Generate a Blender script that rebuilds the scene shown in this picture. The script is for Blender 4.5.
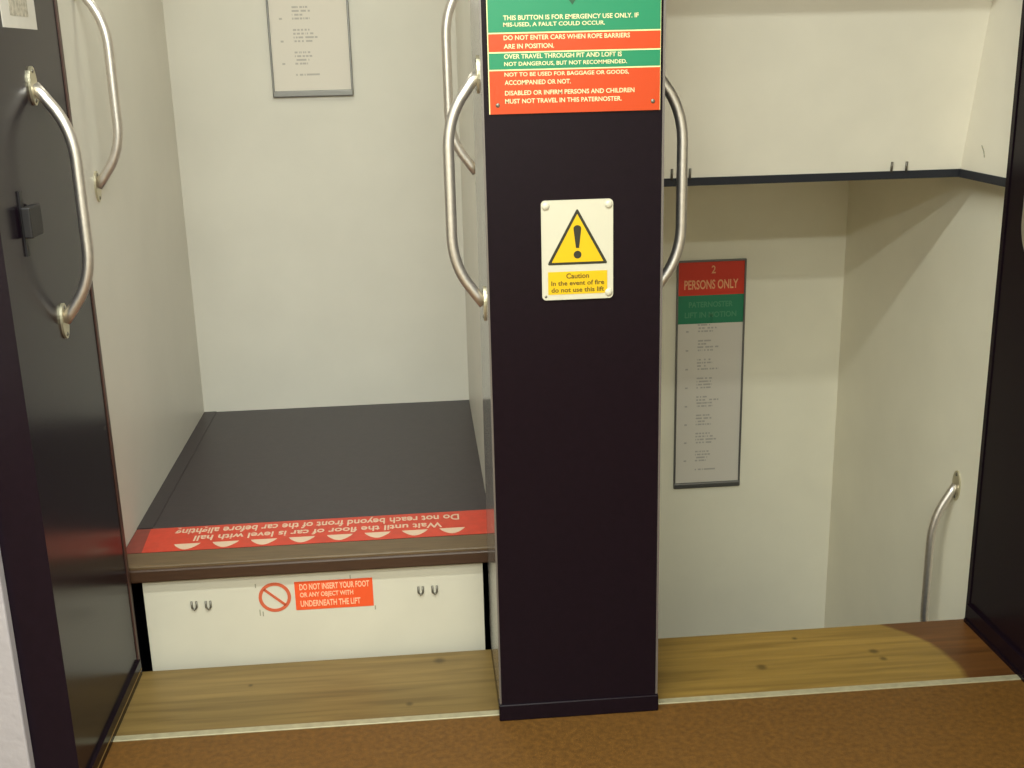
import bpy, bmesh, math
from mathutils import Vector, Matrix
for o in list(bpy.data.objects): bpy.data.objects.remove(o)
SC = bpy.context.scene
COL = SC.collection

# ------------------------------------------------------------------ camera
cam = bpy.data.cameras.new('camera'); co = bpy.data.objects.new('camera', cam); COL.objects.link(co)
cam.sensor_fit = 'HORIZONTAL'; cam.sensor_width = 36.0; cam.lens = 1145.44 * 36.0 / 1024.0
cam.clip_start = 0.02
rt = Vector((0.99600693, -0.08605388, -0.02376833)); up = Vector((0.04645482, 0.27221609, 0.96111412)); bk = Vector((-0.07623748, -0.95838047, 0.27512673))
co.matrix_world = Matrix(((rt.x, up.x, bk.x, 0.05397), (rt.y, up.y, bk.y, -2.44634), (rt.z, up.z, bk.z, 1.55), (0, 0, 0, 1)))
SC.camera = co

# ------------------------------------------------------------------ world and exposure
w = bpy.data.worlds.new('world'); SC.world = w; w.use_nodes = True
w.node_tree.nodes['Background'].inputs[0].default_value = (0.9, 0.95, 0.8, 1)
w.node_tree.nodes['Background'].inputs[1].default_value = 0.02
SC.view_settings.view_transform = 'Standard'; SC.view_settings.look = 'None'
SC.view_settings.exposure = 0.0; SC.view_settings.gamma = 1.0; SC.view_settings.use_curve_mapping = False

# ------------------------------------------------------------------ lights (hall ceiling tubes, the farthest an added fill)
def area(name, loc, size, energy, col, rot=(0, 0, 0)):
    l = bpy.data.lights.new(name, 'AREA'); l.shape = 'RECTANGLE'; l.size, l.size_y = size
    l.energy = energy; l.color = col
    o = bpy.data.objects.new(name, l); COL.objects.link(o); o.location = loc; o.rotation_euler = rot
    return o
area('hall_tube_light', (-0.15, -0.86, 2.565), (1.8, 0.10), 60, (0.92, 1.0, 0.935))
area('hall_tube_light', (-0.15, -2.20, 2.565), (1.8, 0.10), 66, (0.92, 1.0, 0.935))
area('hall_tube_light', (-0.15, -3.60, 2.565), (1.8, 0.20), 138, (0.92, 1.0, 0.945))  # unseen fill lamp, added for more frontal light
area('car_ceiling_light', (-0.28, 0.95, 2.43), (0.45, 0.3), 3.0, (0.92, 1.0, 0.82))

# ------------------------------------------------------------------ materials
def lin(c):
    r = []
    for v in c:
        v /= 255.0; r.append(v / 12.92 if v <= 0.04045 else ((v + 0.055) / 1.055) ** 2.4)
    return (*r, 1)
def mat(name, rgb, rough=0.5, metal=0.0, spec=0.5, noise=0.0, nscale=30.0, bump=0.0, bscale=200.0, stretch=(1, 1, 1)):
    m = bpy.data.materials.new(name); m.use_nodes = True; nt = m.node_tree; b = nt.nodes['Principled BSDF']
    b.inputs['Base Color'].default_value = lin(rgb); b.inputs['Roughness'].default_value = rough
    b.inputs['Metallic'].default_value = metal; b.inputs['Specular IOR Level'].default_value = spec
    geo = nt.nodes.new('ShaderNodeNewGeometry')
    mp = nt.nodes.new('ShaderNodeMapping'); mp.inputs['Scale'].default_value = stretch
    nt.links.new(geo.outputs['Position'], mp.inputs['Vector'])
    if noise > 0:
        n = nt.nodes.new('ShaderNodeTexNoise'); n.inputs['Scale'].default_value = nscale; n.inputs['Detail'].default_value = 5
        nt.links.new(mp.outputs[0], n.inputs['Vector'])
        r = nt.nodes.new('ShaderNodeValToRGB'); r.color_ramp.elements[0].position = 0.3; r.color_ramp.elements[1].position = 0.7
        c = lin(rgb)
        r.color_ramp.elements[0].color = tuple(min(1, v * (1 - noise)) for v in c[:3]) + (1,)
        r.color_ramp.elements[1].color = tuple(min(1, v * (1 + noise)) for v in c[:3]) + (1,)
        nt.links.new(n.outputs['Fac'], r.inputs['Fac']); nt.links.new(r.outputs['Color'], b.inputs['Base Color'])
    if bump > 0:
        n = nt.nodes.new('ShaderNodeTexNoise'); n.inputs['Scale'].default_value = bscale
        nt.links.new(mp.outputs[0], n.inputs['Vector'])
        bp = nt.nodes.new('ShaderNodeBump'); bp.inputs['Strength'].default_value = bump; bp.inputs['Distance'].default_value = 0.002
        nt.links.new(n.outputs['Fac'], bp.inputs['Height']); nt.links.new(bp.outputs[0], b.inputs['Normal'])
    return m
M = dict(
    white_lit=mat('cream_laminate_lit', (240, 232, 212), 0.4, noise=0.03, nscale=4, bump=0.05, bscale=300),  # cream laminate lightened and warmed so the lower car looks better lit
    apron_lit=mat('off_white_board_lit', (230, 222, 206), 0.45, noise=0.03, nscale=6),  # off-white board lightened, extra light on the upper panels put into the colour
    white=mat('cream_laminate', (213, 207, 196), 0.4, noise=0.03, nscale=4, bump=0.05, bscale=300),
    apron=mat('off_white_board', (203, 195, 178), 0.45, noise=0.03, nscale=6),
    dark=mat('dark_laminate', (21, 12, 19), 0.25, spec=0.16, noise=0.12, nscale=60, bump=0.06, bscale=350),
    jamb=mat('dark_laminate_jamb', (24, 15, 23), 0.2, spec=0.2, noise=0.1, nscale=50, bump=0.04, bscale=300),
    strip2=mat('dull_worn_red_vinyl', (122, 48, 38), 0.45, noise=0.12, nscale=40),
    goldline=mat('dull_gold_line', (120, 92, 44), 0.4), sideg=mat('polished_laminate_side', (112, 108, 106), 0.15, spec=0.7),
    edge=mat('brown_edge_lipping', (70, 44, 36), 0.4, noise=0.15, nscale=40),
    greyedge=mat('grey_edge_strip', (120, 112, 108), 0.35, metal=0.5),
    steel=mat('brushed_steel', (222, 214, 208), 0.42, metal=1.0, noise=0.06, nscale=80),
    plate=mat('flange_steel', (205, 196, 170), 0.35, metal=0.85),
    plaster=mat('white_plaster', (165, 157, 161), 0.8, noise=0.04, nscale=20, bump=0.5, bscale=60),
    hall=mat('hall_paint', (196, 190, 170), 0.8, noise=0.04, nscale=4),
    ceil=mat('ceiling_paint', (225, 223, 210), 0.9, noise=0.02, nscale=4),
    hfloor=mat('brown_linoleum', (94, 62, 23), 0.55, noise=0.22, nscale=70, bump=0.25, bscale=400, spec=0.3),
    carfloor=mat('dark_grey_linoleum', (52, 44, 47), 0.35, noise=0.12, nscale=50, bump=0.08, bscale=200, spec=0.3),
    nosing=mat('worn_wood_nosing', (92, 72, 48), 0.4, noise=0.2, nscale=14, stretch=(1, 8, 8)),
    lip=mat('dark_red_brown_lip', (64, 42, 28), 0.4, noise=0.15, nscale=20, stretch=(1, 8, 8)),
    strip=mat('red_vinyl', (188, 54, 32), 0.4, noise=0.1, nscale=40),
    arrowm=mat('worn_white_print', (206, 176, 150), 0.5),
    shaft=mat('shaft_dark', (44, 36, 58), 0.8),
    shaftw=mat('shaft_back', (60, 56, 60), 0.9),
    metal=mat('threshold_metal', (156, 146, 118), 0.45, metal=0.2, noise=0.12, nscale=50),
    rubber=mat('black_rubber', (34, 36, 44), 0.6),
    green=mat('sign_green', (20, 118, 80), 0.35), red=mat('sign_orange_red', (184, 58, 8), 0.35),
    ngreen=mat('notice_green', (40, 128, 92), 0.4), nred=mat('notice_red', (214, 56, 34), 0.4),
    line=mat('sign_pale_line', (210, 208, 150), 0.5), text=mat('sign_pale_lettering', (208, 194, 150), 0.5),
    swhite=mat('sign_white_plastic', (192, 184, 164), 0.35), yellow=mat('sign_yellow', (206, 166, 4), 0.4),
    black=mat('sign_black', (42, 40, 28), 0.4), brownt=mat('sign_brown_lettering', (84, 62, 6), 0.5),
    paper=mat('paper', (204, 196, 186), 0.6, noise=0.03, nscale=30), print=mat('faint_grey_print', (176, 168, 158), 0.7),
    printd=mat('grey_print', (150, 145, 140), 0.7),
    frame=mat('aluminium_frame', (128, 126, 124), 0.4, metal=0.8), bolt=mat('dull_bolt', (120, 115, 105), 0.4, metal=0.8),
    blackbox=mat('black_iron', (22, 18, 20), 0.5), mark=mat('pencil_grey', (150, 145, 125), 0.7),
    diffuser=None)
def emis(name, col, s):
    m = bpy.data.materials.new(name); m.use_nodes = True; b = m.node_tree.nodes['Principled BSDF']
    b.inputs['Emission Color'].default_value = (*col, 1); b.inputs['Emission Strength'].default_value = s; return m
M['diffuser'] = emis('lamp_diffuser', (1, .96, .8), 3.0)

def wood(name, worn, raw, xedge):
    """planks along X; a worn patch with the curved end seen in the photograph (xedge) or worn all over"""
    m = bpy.data.materials.new(name); m.use_nodes = True; nt = m.node_tree; N = nt.nodes.new; L = nt.links.new
    b = nt.nodes['Principled BSDF']; b.inputs['Roughness'].default_value = 0.42; b.inputs['Specular IOR Level'].default_value = 0.35
    geo = N('ShaderNodeNewGeometry'); mp = N('ShaderNodeMapping'); mp.inputs['Scale'].default_value = (1.2, 22, 22)
    L(geo.outputs['Position'], mp.inputs['Vector'])
    n = N('ShaderNodeTexNoise'); n.inputs['Scale'].default_value = 2.2; n.inputs['Detail'].default_value = 8; n.inputs['Distortion'].default_value = 0.6
    L(mp.outputs[0], n.inputs['Vector'])
    def ramp(c):
        r = N('ShaderNodeValToRGB'); r.color_ramp.elements[0].position = 0.32; r.color_ramp.elements[1].position = 0.7
        l = lin(c); r.color_ramp.elements[0].color = (l[0] * .72, l[1] * .70, l[2] * .66, 1); r.color_ramp.elements[1].color = (l[0] * 1.15, l[1] * 1.15, l[2] * 1.12, 1)
        L(n.outputs['Fac'], r.inputs['Fac']); return r
    a, c = ramp(worn), ramp(raw)
    sep = N('ShaderNodeSeparateXYZ'); L(geo.outputs['Position'], sep.inputs[0])
    def mth(op, x, y):
        q = N('ShaderNodeMath'); q.operation = op
        for i, v in enumerate((x, y)):
            if isinstance(v, (int, float)): q.inputs[i].default_value = v
            else: L(v, q.inputs[i])
        return q.outputs[0]
    dy = mth('SUBTRACT', sep.outputs[1], 0.12)
    curve = mth('MULTIPLY', mth('MULTIPLY', dy, dy), 2.3)
    n2 = N('ShaderNodeTexNoise'); n2.inputs['Scale'].default_value = 9
    L(geo.outputs['Position'], n2.inputs['Vector'])
    e = mth('ADD', mth('ADD', sep.outputs[0], curve), mth('MULTIPLY', mth('SUBTRACT', n2.outputs['Fac'], 0.5), 0.03))
    mr = N('ShaderNodeMapRange'); mr.inputs['From Min'].default_value = xedge - 0.006; mr.inputs['From Max'].default_value = xedge + 0.012
    L(e, mr.inputs['Value'])
    mx = N('ShaderNodeMix'); mx.data_type = 'RGBA'
    L(mr.outputs[0], mx.inputs['Factor']); L(a.outputs[0], mx.inputs['A']); L(c.outputs[0], mx.inputs['B'])
    # small dark knots / dents
    last = None
    for kx, ky, kr_ in ((0.897, 0.163, 0.011), (1.215, 0.205, 0.010), (1.225, 0.165, 0.008), (1.03, 0.30, 0.006), (-0.02, 0.10, 0.007), (-0.43, 0.24, 0.005), (0.06, 0.305, 0.012)):
        vm = N('ShaderNodeVectorMath'); vm.operation = 'DISTANCE'; L(geo.outputs['Position'], vm.inputs[0]); vm.inputs[1].default_value = (kx, ky, 0.001)
        q = N('ShaderNodeMapRange'); q.inputs['From Min'].default_value = kr_ * 0.5; q.inputs['From Max'].default_value = kr_ * 1.7
        q.inputs['To Min'].default_value = 0.45; q.inputs['To Max'].default_value = 1; L(vm.outputs['Value'], q.inputs['Value'])
        last = q.outputs[0] if last is None else mth('MULTIPLY', last, q.outputs[0])
    # the back plank is a touch paler than the front one
    pk = N('ShaderNodeMapRange'); pk.inputs['From Min'].default_value = 0.185; pk.inputs['From Max'].default_value = 0.20
    pk.inputs['To Min'].default_value = 0.88; pk.inputs['To Max'].default_value = 1.04; L(sep.outputs[1], pk.inputs['Value'])
    knots = mth('MULTIPLY', last, pk.outputs[0])
    mu = N('ShaderNodeMix'); mu.data_type = 'RGBA'; mu.blend_type = 'MULTIPLY'; mu.inputs['Factor'].default_value = 1
    L(mx.outputs['Result'], mu.inputs['A']); L(knots, mu.inputs['B'])
    L(mu.outputs['Result'], b.inputs['Base Color'])
    return m
M['wood_left'] = wood('worn_pale_threshold_wood', (118, 95, 54), (150, 104, 52), 5.0)
M['wood_right'] = wood('threshold_wood_with_worn_patch', (136, 106, 50), (94, 58, 26), 1.402)

# ------------------------------------------------------------------ mesh helpers (world coordinates, moved to the parent's origin)
def wloc(o):
    v = Vector((0, 0, 0))
    while o: v += o.location; o = o.parent
    return v
def obj(name, bm, m, parent=None, origin=None, smooth=False):
    off = wloc(parent) if parent else (Vector(origin) if origin else Vector((0, 0, 0)))
    if not parent and origin is None:
        xs = [v.co for v in bm.verts]; n = len(xs)
        off = Vector((sum(v.x for v in xs) / n, sum(v.y for v in xs) / n, min(v.z for v in xs)))
    bmesh.ops.recalc_face_normals(bm, faces=bm.faces)
    bmesh.ops.translate(bm, verts=bm.verts, vec=-off)
    me = bpy.data.meshes.new(name); bm.to_mesh(me); bm.free(); me.materials.append(m)
    if smooth:
        for p in me.polygons: p.use_smooth = True
    o = bpy.data.objects.new(name, me); COL.objects.link(o)
    if parent: o.parent = parent
    else: o.location = off
    return o
def box(bm, x0, x1, y0, y1, z0, z1, bev=0.0, seg=2):
    t = bmesh.new(); bmesh.ops.create_cube(t, size=1)
    for v in t.verts: v.co = Vector(((v.co.x + .5) * (x1 - x0) + x0, (v.co.y + .5) * (y1 - y0) + y0, (v.co.z + .5) * (z1 - z0) + z0))
    if bev: bmesh.ops.bevel(t, geom=t.edges[:], offset=bev, segments=seg, affect='EDGES', profile=0.5)
    merge(bm, t)
def merge(bm, t):
    me = bpy.data.meshes.new('t'); t.to_mesh(me); t.free(); bm.from_mesh(me); bpy.data.meshes.remove(me)
def B(*a, **k):
    bm = bmesh.new(); box(bm, *a, **k); return bm
def prism(bm, pts, axis, d0, d1):
    """polygon pts (a,b) extruded along axis: 'y' -> (x,z), 'z' -> (x,y), 'x' -> (y,z)"""
    def P(a, b, d): return {'y': (a, d, b), 'z': (a, b, d), 'x': (d, a, b)}[axis]
    v0 = [bm.verts.new(P(a, b, d0)) for a, b in pts]; v1 = [bm.verts.new(P(a, b, d1)) for a, b in pts]
    bm.faces.new(v0); bm.faces.new(v1[::-1]); n = len(pts)
    for i in range(n): bm.faces.new((v0[i], v1[i], v1[(i + 1) % n], v0[(i + 1) % n]))
def disc(bm, cx, cy, cz, r, axis, t, n=24, rz=None):
    rz = rz or r
    c = {'y': (cx, cz), 'x': (cy, cz), 'z': (cx, cy)}[axis]; d = {'y': cy, 'x': cx, 'z': cz}[axis]
    prism(bm, [(c[0] + r * math.cos(2 * math.pi * i / n), c[1] + rz * math.sin(2 * math.pi * i / n)) for i in range(n)], axis, d, d + t)
def dome(bm, c, r, flat, axis='y', sgn=-1):
    t = bmesh.new(); bmesh.ops.create_uvsphere(t, u_segments=16, v_segments=10, radius=r)
    for v in t.verts:
        if axis == 'y': v.co.y *= flat
        if axis == 'x': v.co.x *= flat
        if axis == 'z': v.co.z *= flat
        v.co += Vector(c)
    merge(bm, t)
def ring(bm, cx, cz, r0, r1, y0, y1, n=40):
    vs = []
    for i in range(n):
        a = 2 * math.pi * i / n; c, s = math.cos(a), math.sin(a)
        vs.append([bm.verts.new((cx + r * c, y, cz + r * s)) for r, y in ((r0, y0), (r1, y0), (r1, y1), (r0, y1))])
    for i in range(n):
        p, q = vs[i], vs[(i + 1) % n]
        for k in range(4): bm.faces.new((p[k], p[(k + 1) % 4], q[(k + 1) % 4], q[k]))
def tube(bm, pts, r, n=16):
    pts = [Vector(p) for p in pts]; rings = []
    for i, p in enumerate(pts):
        t = (pts[min(i + 1, len(pts) - 1)] - pts[max(i - 1, 0)]).normalized()
        u = Vector((0, 1, 0)); u = (u - t * u.dot(t)).normalized(); v = t.cross(u)
        rings.append([bm.verts.new(p + r * (u * math.cos(2 * math.pi * k / n) + v * math.sin(2 * math.pi * k / n))) for k in range(n)])
    for a, b in zip(rings, rings[1:]):
        for k in range(n): bm.faces.new((a[k], a[(k + 1) % n], b[(k + 1) % n], b[k]))
    bm.faces.new(rings[0][::-1]); bm.faces.new(rings[-1])
def text_bm(s, width, height, fn, depth=0.0006, spacing=1.0):
    """text mesh scaled to width x height; fn(u, v, d) -> world point"""
    cu = bpy.data.curves.new('t', 'FONT'); cu.body = s; cu.size = 1; cu.extrude = 0.5; cu.resolution_u = 3; cu.space_character = spacing
    cu.offset = 0.018
    o = bpy.data.objects.new('t', cu); COL.objects.link(o)
    dg = bpy.context.evaluated_depsgraph_get(); dg.update()
    me = bpy.data.meshes.new_from_object(o.evaluated_get(dg))
    bpy.data.objects.remove(o); bpy.data.curves.remove(cu)
    x0 = min(v.co.x for v in me.vertices); x1 = max(v.co.x for v in me.vertices)
    y0 = min(v.co.y for v in me.vertices); y1 = max(v.co.y for v in me.vertices)
    if all(ch not in s for ch in 'gpqy,Q'): lo = y0
    else: lo = y0
    for v in me.vertices:
        u = (v.co.x - x0) / (x1 - x0) * width; k = (v.co.y - lo) / (y1 - lo) * height; d = (v.co.z + 0.5) * depth
        v.co = Vector(fn(u, k, d))
    bm = bmesh.new(); bm.from_mesh(me); bpy.data.meshes.remove(me); return bm
def tag(o, label, cat, group=None):
    o['label'] = label; o['category'] = cat
    if group: o['group'] = group
    return o
def struct(name, bm, m, parent=None):
    o = obj(name, bm, m, parent)
    if not parent: o['kind'] = 'structure'
    return o
def empty(name, loc, label, cat, group=None):
    o = bpy.data.objects.new(name, None); COL.objects.link(o); o.location = loc; o.empty_display_size = .1
    return tag(o, label, cat, group)

# ------------------------------------------------------------------ measures
XL, XR = 0.2011, 0.585           # central pillar
JL, JR = -0.7328, 1.5389         # jamb faces
YF, YB = -0.205, 0.348           # front and back of the jambs
CEIL = 2.6; HEAD = 2.46

# ------------------------------------------------------------------ hall and shaft
struct('floor', B(-1.9, 2.6, -4.4, 0.021, -0.12, 0.0), M['hfloor'])
struct('ceiling', B(-1.9, 2.6, -4.4, YB, CEIL, CEIL + 0.1), M['ceil'])
struct('wall_back', B(-1.9, 2.6, -4.5, -4.4, -0.12, CEIL), M['hall'])
struct('wall_east', B(2.6, 2.7, -4.5, YF, -0.12, CEIL), M['hall'])
struct('wall_west', B(-2.0, -1.9, -4.5, YF, -0.12, CEIL), M['hall'])
# left jamb: dark laminate block, white plaster beside it standing proud
wl = struct('wall_left', B(-1.9, JL, YF, YB, -0.12, CEIL), M['jamb'])
struct('plaster', B(-1.9, -0.823, YF - 0.03, YF, -0.0, CEIL, bev=0.004), M['plaster'], wl)
struct('edge_trim', B(JL - 0.002, JL + 0.003, YB - 0.014, YB + 0.002, 0, CEIL), M['edge'], wl)
struct('baseboard', B(JL, JL + 0.008, YF, YB - 0.014, 0.001, 0.045), M['dark'], wl)
struct('baseboard_line', B(JL, JL + 0.009, YF, YB - 0.014, 0.018, 0.0205), M['goldline'], wl)
wr = struct('wall_right', B(JR, 2.6, YF, YB, -0.12, CEIL), M['dark'])
struct('edge_trim', B(JR - 0.003, JR + 0.002, YB - 0.014, YB + 0.002, 0, CEIL), M['dark'], wr)
bm = bmesh.new(); box(bm, JR - 0.010, JR, YF, YB - 0.014, 0.001, 0.055); box(bm, JR - 0.014, JR, YF, YB - 0.014, 0.001, 0.012)
struct('baseboard', bm, M['dark'], wr)
# central pillar between the openings
wc = struct('wall_center', B(XL, XR, 0.0, YB, -0.12, CEIL, bev=0.0015, seg=1), M['dark'])
struct('baseboard', B(XL - 0.003, XR + 0.003, -0.006, 0.03, 0.0, 0.043, bev=0.002, seg=1), M['dark'], wc)
bm = bmesh.new(); box(bm, XL - 0.001, XL + 0.003, -0.0015, 0.004, 0.045, HEAD); box(bm, XR - 0.004, XR + 0.001, -0.0015, 0.004, 0.045, HEAD)
struct('edge_strip', bm, M['greyedge'], wc)
bm = bmesh.new(); box(bm, JL, XL, 0.0, YB, HEAD, CEIL); box(bm, XR, JR, 0.0, YB, HEAD, CEIL)
struct('wall_front', bm, M['hall'])
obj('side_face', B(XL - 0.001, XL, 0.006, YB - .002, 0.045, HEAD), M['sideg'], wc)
# thresholds
for n, x0, x1, m in ((1, JL, XL, 'wood_left'), (2, XR, JR, 'wood_right')):
    t = struct('trim_%d' % n, B(x0, x1, 0.043, YB, -0.12, 0.001, bev=0.001, seg=1), M[m])
    struct('metal_strip', B(x0, x1, 0.021, 0.043, -0.1, 0.003, bev=0.001, seg=1), M['metal'], t)
# shaft
bm = bmesh.new()
box(bm, -1.9, 2.6, 2.05, 2.15, -2.6, CEIL + 0.6)
box(bm, -1.0, -0.9, YB, 2.05, -2.6, CEIL + 0.6); box(bm, 1.85, 1.95, YB, 2.05, -2.6, CEIL + 0.6)
box(bm, -1.9, 2.6, YB, 2.05, CEIL + 0.6, CEIL + 0.7); box(bm, -1.9, 2.6, YB - .1, 2.05, -2.7, -2.6)
box(bm, -1.9, 2.6, YB - 0.1, YB, -2.6, -0.12)
box(bm, -1.9, 2.6, YB - 0.1, YB, CEIL + 0.1, CEIL + 0.6)
box(bm, XL + .12, XR - .12, YB, 2.05, -2.6, CEIL + 0.6)
struct('wall_shaft', bm, M['shaft'])

# ------------------------------------------------------------------ grab handles
HL = 0.502; SO = 0.071; HR = 0.0125
def hpath():
    pts = []
    P0 = [Vector((0.004, 0.0)), Vector((0.018, 0.018))]
    pts += P0
    for i in range(1, 13):                       # bend from slanted leg to upright bar
        t = i / 12; q0, q1, q2 = Vector((0.034, 0.040)), Vector((SO, 0.090)), Vector((SO, 0.160))
        pts.append(q0 * (1 - t) ** 2 + q1 * 2 * t * (1 - t) + q2 * t * t)
    pts = pts + [Vector((p.x, HL - p.y)) for p in reversed(pts)]
    return [(p.x, 0, p.y) for p in pts]
def handle_parts(root, s):
    """bar and its two flanges; s=+1 stands out to +X, -1 to -X; local to root (world aligned)"""
    o = wloc(root)
    bm = bmesh.new(); tube(bm, [(o.x + s * x, o.y, o.z + z) for x, y, z in hpath()], HR, 18)
    bar = obj('bar', bm, M['steel'], root, smooth=True)
    for z, k in ((0.0, 1), (HL, -1)):
        bm = bmesh.new(); disc(bm, o.x, o.y, o.z + z, 0.023, 'x', s * 0.005, 28, rz=0.040)
        f = obj('flange', bm, M['plate'], root)
        for dz in (-0.030, 0.030):
            bm = bmesh.new(); dome(bm, (o.x + s * 0.005, o.y, o.z + z + dz), 0.0048, 0.5, 'x'); obj('screw', bm, M['bolt'], f, smooth=True)
def copy_tree(o, parent=None):
    c = o.copy(); COL.objects.link(c); c.parent = parent
    for ch in list(o.children): copy_tree(ch, c)
    return c
protos = {}
def handle(x, y, z, s, label, parent=None):
    """the first of each hand is built, the others are copies of it"""
    if s not in protos:
        r = bpy.data.objects.new('grab_handle', None); COL.objects.link(r); r.empty_display_size = .05
        r.location = (x, y, z); handle_parts(r, s); protos[s] = r
    else:
        r = copy_tree(protos[s])
    off = wloc(parent) if parent else Vector((0, 0, 0))
    r.parent = parent; r.location = Vector((x, y, z)) - off
    for k in ('label', 'category', 'group'):
        if k in r: del r[k]
    if label: tag(r, label, 'handle', 'steel grab handles at the openings')
    else: r['label'] = 'brushed steel grab handle'
    return r
handle(JL, 0.10, 1.012, 1, 'steel grab handle on the dark left jamb, beside the black latch')
handle(XL, 0.10, 1.012, -1, 'steel grab handle on the left side of the dark central pillar')
handle(XR, 0.13, 1.012, 1, 'steel grab handle on the right side of the dark central pillar')
handle(JR, 0.105, 1.0, -1, 'steel grab handle on the dark right jamb, cut by the frame edge')

# ------------------------------------------------------------------ left car
CL, CR, CY0, CY1, ZC = -0.7758, 0.2220, 0.375, 1.7583, 0.288
car = empty('lift_car', (-0.277, 1.07, ZC - 0.05), 'white walled lift car in the left opening, its dark floor a step above the hall', 'lift car')
T = 0.018
obj('floor_deck', B(CL, CR, 0.470, CY1, ZC - 0.045, ZC), M['carfloor'], car)
obj('nosing', B(CL + 0.005, CR, CY0 + .006, 0.470, ZC - 0.020, ZC + 0.001, bev=0.004), M['nosing'], car)
obj('sill_lip', B(CL + 0.005, CR, CY0, 0.45, ZC - 0.045, ZC - 0.008, bev=0.005), M['lip'], car)
obj('side_panel', B(CL - T, CL, CY0 + 0.02, CY1, ZC - 0.045, ZC + 2.2), M['white'], car)
obj('side_panel', B(CR, CR + T, CY0 + 0.005, CY1, ZC - 0.045, ZC + 2.2), M['white'], car)
obj('back_panel', B(CL - T, CR + T, CY1, CY1 + T, ZC - 0.045, ZC + 2.2), M['white'], car)
obj('roof', B(CL - T, CR + T, CY0, CY1 + T, ZC + 2.2, ZC + 2.22), M['white'], car)
bm = bmesh.new(); box(bm, CL, CL + 0.045, 0.64, CY1 - 0.0, ZC, ZC + 0.002)
obj('floor_border', bm, mat('dark_border_lino', (50, 42, 45), 0.36, spec=0.3, noise=.1, nscale=40), car)
# red warning strip: white print read from inside the car, arrowheads pointing to the hall
S0, S1 = 0.470, 0.634
bm = bmesh.new(); prism(bm, [(-0.725, S0), (CR - 0.002, S0), (CR - 0.002, S1 + .008), (-0.735, S1)], 'z', ZC + 0.0004, ZC + 0.0012)
st = obj('warning_strip', bm, M['strip'], car)
bm = bmesh.new(); prism(bm, [(CL + 0.002, S0), (-0.725, S0), (-0.735, S1), (CL + 0.002, S1)], 'z', ZC + 0.0004, ZC + 0.0012)
obj('strip_end', bm, M['strip2'], car)['label'] = 'dull worn red strip end'
zt = ZC + 0.0013
def floor_text(s, xr, w, yb, h):
    return text_bm(s, w, h, lambda u, k, d: (xr - u, yb - k, zt + d), depth=0.0004)
obj('lettering', floor_text('Do not reach beyond front of the car before alighting', 0.135, 0.795, 0.632, 0.054), M['arrowm'], st)
obj('lettering', floor_text('Wait until the floor of car is level with hall', 0.085, 0.685, 0.566, 0.036), M['arrowm'], st)
for i in range(8):
    bm = bmesh.new(); cx = -0.612 + i * 0.1035; y = S0 + 0.004 + i * 0.001
    pts = [(cx - 0.036, y + 0.040), (cx + 0.036, y + 0.040)] + [(cx + 0.036 * math.cos(a) * (1 - .3 * abs(math.sin(a))), y + 0.038 - 0.036 * math.sin(a) ** 1.2) for a in [math.pi * j / 10 for j in range(1, 10)]]
    prism(bm, pts[::-1], 'z', zt, zt + 0.0004); obj('arrow', bm, M['arrowm'], st)
# apron under the floor
AY = 0.398
ap = obj('apron', B(-0.714, 0.188, AY, AY + 0.016, -0.55, ZC - 0.0455), M['apron'], car)
for x, z in ((-0.585, 0.161), (-0.548, 0.160), (0.018, 0.165), (0.056, 0.165)):
    bm = bmesh.new(); tube(bm, [(x - 0.006, AY - 0.004, z + 0.012), (x - 0.006, AY - 0.004, z - 0.006), (x, AY - 0.004, z - 0.012), (x + 0.006, AY - 0.004, z - 0.006), (x + 0.006, AY - 0.004, z + 0.012)], 0.0028, 8)
    obj('staple', bm, M['bolt'], ap, smooth=True)
cx, cz = -0.372, 0.170
bm = bmesh.new(); ring(bm, cx, cz, 0.034, 0.043, AY - 0.0012, AY - 0.0002)
a = math.radians(-42); dx, dz = math.cos(a), math.sin(a)
prism(bm, [(cx - dx * .036 - dz * .0035, cz - dz * .036 + dx * .0035), (cx + dx * .036 - dz * .0035, cz + dz * .036 + dx * .0035), (cx + dx * .036 + dz * .0035, cz + dz * .036 - dx * .0035), (cx - dx * .036 + dz * .0035, cz - dz * .036 - dx * .0035)], 'y', AY - 0.0012, AY - 0.0002)
ps = obj('prohibition_symbol', bm, mat('print_rust_red', (200, 92, 60), 0.5), ap)
bm = bmesh.new(); box(bm, -0.318, -0.110, AY - 0.001, AY - 0.0002, 0.128, 0.211)
sk = obj('warning_sticker', bm, mat('sticker_orange', (230, 84, 40), 0.4), ap)
ptxt = mat('sticker_lettering', (246, 186, 150), 0.5)
for s, wd, z in (('DO NOT INSERT YOUR FOOT', 0.186, 0.186), ('OR ANY OBJECT WITH', 0.142, 0.161), ('UNDERNEATH THE LIFT', 0.160, 0.137)):
    obj('lettering', text_bm(s, wd, 0.018, lambda u, k, d: (-0.305 + u, AY - 0.001 - d, z + k)), ptxt, sk)
for x, z, h in ((-0.422, 0.200, .012), (-0.416, 0.118, .018), (-0.408, .116, .014), (-0.17, .208, .014), (-0.108, .116, .012)):
    obj('smudge_mark', B(x, x + .003, AY - 0.0007, AY - 0.0001, z, z + h), M['mark'], ap)
handle(CL, 0.66, 1.248, 1, None, car)
handle(CR, 0.64, 1.255, -1, None, car)
# lamp in the roof of the left car
lp = obj('ceiling_lamp', B(-0.55, -0.0, 0.8, 1.1, ZC + 2.155, ZC + 2.2, bev=.008), M['diffuser'], car)

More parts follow.
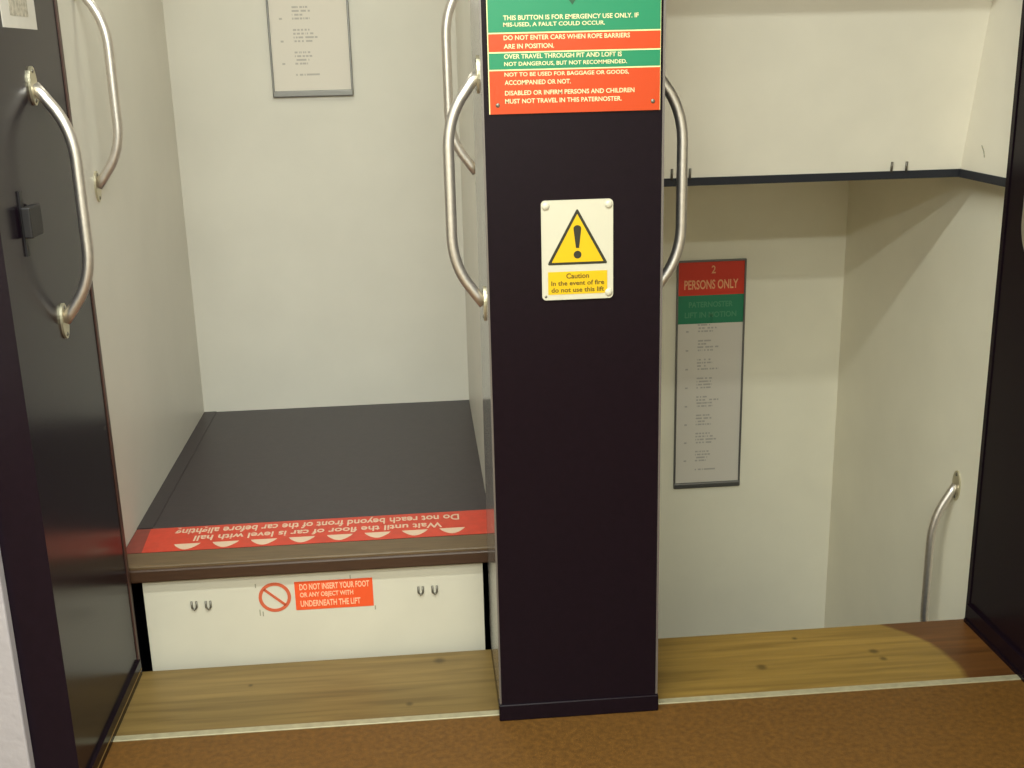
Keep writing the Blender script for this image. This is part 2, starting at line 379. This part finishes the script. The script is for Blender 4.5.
# ------------------------------------------------------------------ right lower car
RL, RR, ZR, ZRT = 0.66, 1.6727, -1.20, 1.182
rc = empty('lift_car', (1.17, 1.07, ZR - 0.05), 'white walled lift car sunk below the right opening, open towards the hall', 'lift car')
obj('floor_deck', B(RL, RR, CY0, CY1, ZR - 0.045, ZR), M['carfloor'], rc)
obj('side_panel', B(RL - T, RL, CY0 + 0.005, CY1, ZR - 0.045, ZRT), M['white_lit'], rc)
obj('side_panel', B(RR, RR + T, CY0 + 0.005, CY1, ZR - 0.045, ZRT), M['white_lit'], rc)
obj('back_panel', B(RL - T, RR + T, CY1, CY1 + T, ZR - 0.045, ZRT), M['white_lit'], rc)
obj('roof', B(RL - T, RR + T, 1.0, CY1 + T, ZRT, ZRT + 0.016), M['white_lit'], rc)
handle(RR, 0.73, -0.36, -1, None, rc).scale.z = 1.21

# ------------------------------------------------------------------ right upper car: only its hanging apron shows
WX = 1.60
uc = empty('lift_car', (1.16, 1.07, 1.19), 'white sloping apron with dark bottom rim under the lift car high in the right opening', 'lift car')
def apy(z): return 0.733 - (z - 1.205) * 0.226
bm = bmesh.new(); zb, ztp = 1.212, 1.80
prism(bm, [(apy(zb), zb), (apy(ztp), ztp), (apy(ztp) + .016, ztp), (apy(zb) + .016, zb)], 'x', RL + 0.0, WX)
ap2 = obj('apron', bm, M['apron_lit'], uc)
bm = bmesh.new(); prism(bm, [(apy(1.189) - .004, 1.189), (apy(zb) - .004, zb), (apy(zb) + .022, zb), (apy(1.189) + .022, 1.189)], 'x', RL + 0.0, WX)
rm = obj('bottom_rim', bm, M['rubber'], uc)
obj('side_panel', B(WX, WX + 0.016, CY0 + 0.005, CY1, zb, 2.58), M['apron_lit'], uc)
obj('side_rim', B(WX - .004, WX + 0.020, CY0 + 0.005, apy(zb) + .02, 1.189, zb), M['rubber'], uc)
obj('side_panel', B(RL - 0.016, RL, CY0 + 0.005, CY1, zb, 2.58), M['apron_lit'], uc)
obj('floor_deck', B(RL, WX, CY0, CY1, 1.80, 1.845), M['nosing'], uc)
obj('back_panel', B(RL - 0.016, WX + 0.016, CY1, CY1 + 0.016, 1.80, 2.58), M['white'], uc)
for x in (0.766, 0.817, 1.395, 1.438):
    z = 1.224; bm = bmesh.new(); tube(bm, [(x, apy(z) - .004, z - .014), (x, apy(z) - .005, z), (x, apy(z + .014) - .004, z + .014)], 0.0035, 8)
    obj('staple', bm, M['bolt'], ap2, smooth=True)
bm = bmesh.new(); tube(bm, [(WX - .001, .615, 1.285), (WX - .0015, .600, 1.270), (WX - .001, .595, 1.255)], 0.0014, 6); obj('scratch_mark', bm, M['mark'], uc)

# ------------------------------------------------------------------ framed notices on the car back walls
def print_mat(x0, z0):
    m = mat('printed_directory_paper', (218, 209, 198), 0.5); nt = m.node_tree; N = nt.nodes.new; L = nt.links.new
    b = nt.nodes['Principled BSDF']; geo = N('ShaderNodeNewGeometry'); sep = N('ShaderNodeSeparateXYZ'); L(geo.outputs['Position'], sep.inputs[0])
    def mth(op, x, y=0.0):
        q = N('ShaderNodeMath'); q.operation = op
        for i, v in enumerate((x, y)):
            if isinstance(v, (int, float)): q.inputs[i].default_value = v
            else: L(v, q.inputs[i])
        return q.outputs[0]
    u = mth('SUBTRACT', sep.outputs[0], x0); v = mth('SUBTRACT', sep.outputs[2], z0)
    rows = mth('DIVIDE', v, 0.0125); row = mth('FLOOR', rows); line = mth('GREATER_THAN', mth('FRACT', rows), 0.5)
    cmb = N('ShaderNodeCombineXYZ'); L(mth('MULTIPLY', u, 160.0), cmb.inputs[0]); L(mth('MULTIPLY', row, 7.3), cmb.inputs[1])
    n = N('ShaderNodeTexNoise'); n.inputs['Scale'].default_value = 1.0; n.inputs['Detail'].default_value = 0; L(cmb.outputs[0], n.inputs['Vector'])
    words = mth('GREATER_THAN', n.outputs['Fac'], 0.43)
    c2 = N('ShaderNodeCombineXYZ'); L(mth('MULTIPLY', row, 3.7), c2.inputs[0])
    n2 = N('ShaderNodeTexNoise'); n2.inputs['Scale'].default_value = 1.0; L(c2.outputs[0], n2.inputs['Vector'])
    end = mth('ADD', mth('MULTIPLY', n2.outputs['Fac'], 0.16), 0.065)
    grp = mth('GREATER_THAN', mth('FRACT', mth('DIVIDE', row, 6.0)), 0.25)
    body = mth('MULTIPLY', mth('GREATER_THAN', u, 0.085), mth('LESS_THAN', u, end))
    num = mth('MULTIPLY', mth('GREATER_THAN', u, 0.040), mth('LESS_THAN', u, 0.050))
    head = mth('LESS_THAN', mth('FRACT', mth('DIVIDE', row, 6.0)), 0.40)
    ink = mth('MULTIPLY', mth('MULTIPLY', mth('MULTIPLY', line, grp), mth('GREATER_THAN', v, 0.065)), mth('ADD', mth('MULTIPLY', body, words), mth('MULTIPLY', num, head)))
    mx = N('ShaderNodeMix'); mx.data_type = 'RGBA'; L(ink, mx.inputs['Factor'])
    mx.inputs['A'].default_value = lin((218, 209, 198)); mx.inputs['B'].default_value = lin((180, 172, 165)); L(mx.outputs['Result'], b.inputs['Base Color'])
    return m
def notice(x0, x1, z0, z1, y, label, header, lines):
    t = empty('framed_notice', ((x0 + x1) / 2, y, z0), label, 'notice', 'framed notices in the lift cars')
    f = 0.007
    obj('paper', B(x0 + f, x1 - f, y - 0.006, y - 0.001, z0 + f, z1 - f), print_mat(x0, z0), t)
    bm = bmesh.new(); box(bm, x0, x0 + f, y - .013, y, z0, z1, bev=.002); box(bm, x1 - f, x1, y - .013, y, z0, z1, bev=.002); box(bm, x0, x1, y - .016, y, z0 - .004, z0 + .018, bev=.004); box(bm, x0, x1, y - .013, y, z1 - f, z1, bev=.002)
    obj('frame', bm, M['frame'], t)
    zz = z1 - f; yy = y - 0.006
    h = obj('red_header', B(x0 + f, x1 - f, yy - .001, yy, zz - .128, zz), M['nred'], t)
    obj('lettering', text_bm('2', .016, .030, lambda u, k, d: ((x0 + x1) / 2 + u - .0, yy - .001 - d, zz - .045 + k)), mat('notice_lettering', (236, 170, 120), .5), h)
    obj('lettering', text_bm('PERSONS ONLY', x1 - x0 - .06, .036, lambda u, k, d: (x0 + .030 + u, yy - .001 - d, zz - .105 + k)), bpy.data.materials['notice_lettering'], h)
    g = obj('green_header', B(x0 + f, x1 - f, yy - .001, yy, zz - .238, zz - .128), M['ngreen'], t)
    gm = mat('notice_green_lettering', (84, 150, 112), .5)
    for i, (s, wd) in enumerate((('PATERNOSTER', .17), ('LIFT IN MOTION', .20))):
        obj('lettering', text_bm(s, wd, .022, lambda u, k, d: ((x0 + x1 - wd) / 2 + u, yy - .001 - d, zz - .175 - i * .040 + k)), gm, g)
    return t
notice(-0.427, -0.1465, 1.433, 2.34, CY1, 'narrow framed floor directory on the upper back wall of the left lift car', True, 0)
notice(1.021, 1.2885, -0.115, 0.795, CY1, 'framed notice with red and green header on the right lift car back wall', True, 0)

# ------------------------------------------------------------------ signs on the central pillar
W0, W1, Z0, Z1 = 0.3195, 0.4755, 1.035, 1.2515
ws = empty('caution_sign', ((W0 + W1) / 2, 0, Z0), 'white caution sign with a yellow warning triangle on the dark central pillar', 'sign')
pl = bmesh.new(); n = 6; r = .009; pts = []
for (x, z, a0) in ((W1 - r, Z1 - r, 0), (W0 + r, Z1 - r, 90), (W0 + r, Z0 + r, 180), (W1 - r, Z0 + r, 270)):
    for i in range(n + 1):
        a = math.radians(a0 + 90 * i / n); pts.append((x + r * math.cos(a), z + r * math.sin(a)))
prism(pl, pts, 'y', -0.004, 0.0)
obj('plate', pl, M['swhite'], ws)
cx = (W0 + W1) / 2
def tri(x, zb_, wd, h): return [(x - wd / 2, zb_), (x + wd / 2, zb_), (x, zb_ + h)]
def rtri(x, zb_, wd, h, r):
    P = [Vector(p) for p in tri(x, zb_, wd, h)]; out = []
    for i in range(3):
        p, a, b = P[i], P[i - 1], P[(i + 1) % 3]; q0 = p + (a - p).normalized() * r; q1 = p + (b - p).normalized() * r
        for t in (0, .25, .5, .75, 1): out.append(tuple(q0 * (1 - t) ** 2 + p * 2 * t * (1 - t) + q1 * t * t))
    return out
bm = bmesh.new(); prism(bm, rtri(cx, 1.112, 0.133, 0.122, .006), 'y', -0.0045, -0.004); tb = obj('triangle_border', bm, M['black'], ws)
bm = bmesh.new(); prism(bm, tri(cx, 1.1175, 0.113, 0.104), 'y', -0.005, -0.0045); obj('triangle', bm, M['yellow'], ws)
bm = bmesh.new()
pts = [(cx - .0035, 1.148), (cx + .0035, 1.148), (cx + .0085, 1.190)] + [(cx + .0085 * math.cos(a), 1.190 + .0075 * math.sin(a)) for a in [math.pi * j / 8 for j in range(1, 8)]] + [(cx - .0085, 1.190)]
prism(bm, pts, 'y', -0.0054, -0.005); disc(bm, cx, -.005, 1.1335, .0085, 'y', -.0004, 20)
obj('exclamation_mark', bm, M['black'], ws)
yp = obj('yellow_panel', B(W0 + .013, W1 - .013, -0.0045, -0.004, 1.047, 1.097), M['yellow'], ws)
for s, wd, z, h in (('Caution', .050, 1.0815, .0115), ('In the event of fire', .116, 1.0665, .0105), ('do not use this lift', .116, 1.0515, .0105)):
    obj('lettering', text_bm(s, wd, h, lambda u, k, d: (cx - wd / 2 + u, -0.0045 - d, z + k), .0004), M['brownt'], yp)
for x, z in ((W0 + .010, Z1 - .012), (W1 - .010, Z1 - .012), (W1 - .010, Z0 + .013)):
    bm = bmesh.new(); dome(bm, (x, -.004, z), .0085, .5); obj('screw_cap', bm, M['swhite'], ws, smooth=True)
bm = bmesh.new(); dome(bm, (W0 + .008, -.004, Z0 + .008), .003, .4); obj('screw', bm, M['bolt'], ws, smooth=True)

G0, G1, GZ = 0.215, 0.5755, 1.434
gs = empty('instruction_sign', ((G0 + G1) / 2, 0, GZ), 'large green and red striped passenger instruction sign at the top of the central pillar', 'sign')
obj('backing_plate', B(G0, G1, -.003, 0.0, GZ, 1.92), M['line'], gs)
bands = ((GZ + .000, 1.521, 'red'), (1.524, 1.556, 'green'), (1.559, 1.594, 'red'), (1.597, 1.92, 'green'))
bs = {}
for i, (a, b, m) in enumerate(bands):
    q = obj(('red_band' if m == 'red' else 'green_band'), B(G0 + .002, G1 - .001, -.0036, -.003, a, b), M[m], gs); bs[i] = q
L_ = (('THIS BUTTON IS FOR EMERGENCY USE ONLY. IF', 0.280, 1.6205, 3), ('MIS-USED, A FAULT COULD OCCUR.', 0.210, 1.6065, 3),
      ('DO NOT ENTER CARS WHEN ROPE BARRIERS', 0.262, 1.5815, 2), ('ARE IN POSITION.', 0.104, 1.5645, 2),
      ('OVER TRAVEL THROUGH PIT AND LOFT IS', 0.245, 1.5445, 1), ('NOT DANGEROUS, BUT NOT RECOMMENDED.', 0.256, 1.529, 1),
      ('NOT TO BE USED FOR BAGGAGE OR GOODS,', 0.260, 1.508, 0), ('ACCOMPANIED OR NOT.', 0.138, 1.4925, 0),
      ('DISABLED OR INFIRM PERSONS AND CHILDREN', 0.272, 1.4715, 0), ('MUST NOT TRAVEL IN THIS PATERNOSTER.', 0.245, 1.455, 0))
for s, wd, z, b in L_:
    obj('lettering', text_bm(s, wd, .0095, lambda u, k, d: (0.2485 + u, -.0036 - d, z + k), .0004), M['text'], bs[b])
for x in (0.233, 0.560):
    bm = bmesh.new(); dome(bm, (x, -.0036, GZ + .018), .0045, .4); obj('screw', bm, M['bolt'], gs, smooth=True)
bm = bmesh.new(); prism(bm, [(0.391, 1.648), (0.411, 1.676), (0.371, 1.676)], 'y', -.0042, -.0036); obj('arrow', bm, mat('arrow_dark_green', (20, 70, 40), .5), bs[3])

# ------------------------------------------------------------------ things on the left jamb
lt = empty('latch', (JL, -0.06, 1.2), 'small black iron latch on the dark left jamb beside the grab handle', 'latch')
obj('back_plate', B(JL, JL + .004, -.082, -.068, 1.185, 1.315), M['blackbox'], lt)
obj('block', B(JL + .004, JL + .022, -.092, -0.018, 1.222, 1.284, bev=.003), M['blackbox'], lt)
lb = empty('paper_label', (JL, 0.07, 1.63), 'small square paper label stuck at the top of the dark left jamb', 'label')
obj('sheet', B(JL, JL + .001, -.03, 0.185, 1.628, 1.80), M['paper'], lb)
pr = mat('blurred_print_label', (176, 166, 150), .6, noise=.35, nscale=90)
obj('printed_block', B(JL + .001, JL + .0014, .02, .135, 1.652, 1.76), pr, lb)

# ------------------------------------------------------------------ ceiling lamps of the hall, the farthest added as frontal fill
for y, wd in ((-0.86, 'nearest the two openings'), (-2.20, 'over the middle of the hall'), (-3.60, 'added unseen at the far end as frontal fill')):
    t = empty('ceiling_lamp', (-0.15, y, 2.57), 'long white ceiling lamp ' + wd, 'lamp')
    obj('housing', B(-1.08, 0.78, y - .09, y + .09, 2.572, CEIL), M['ceil'], t)
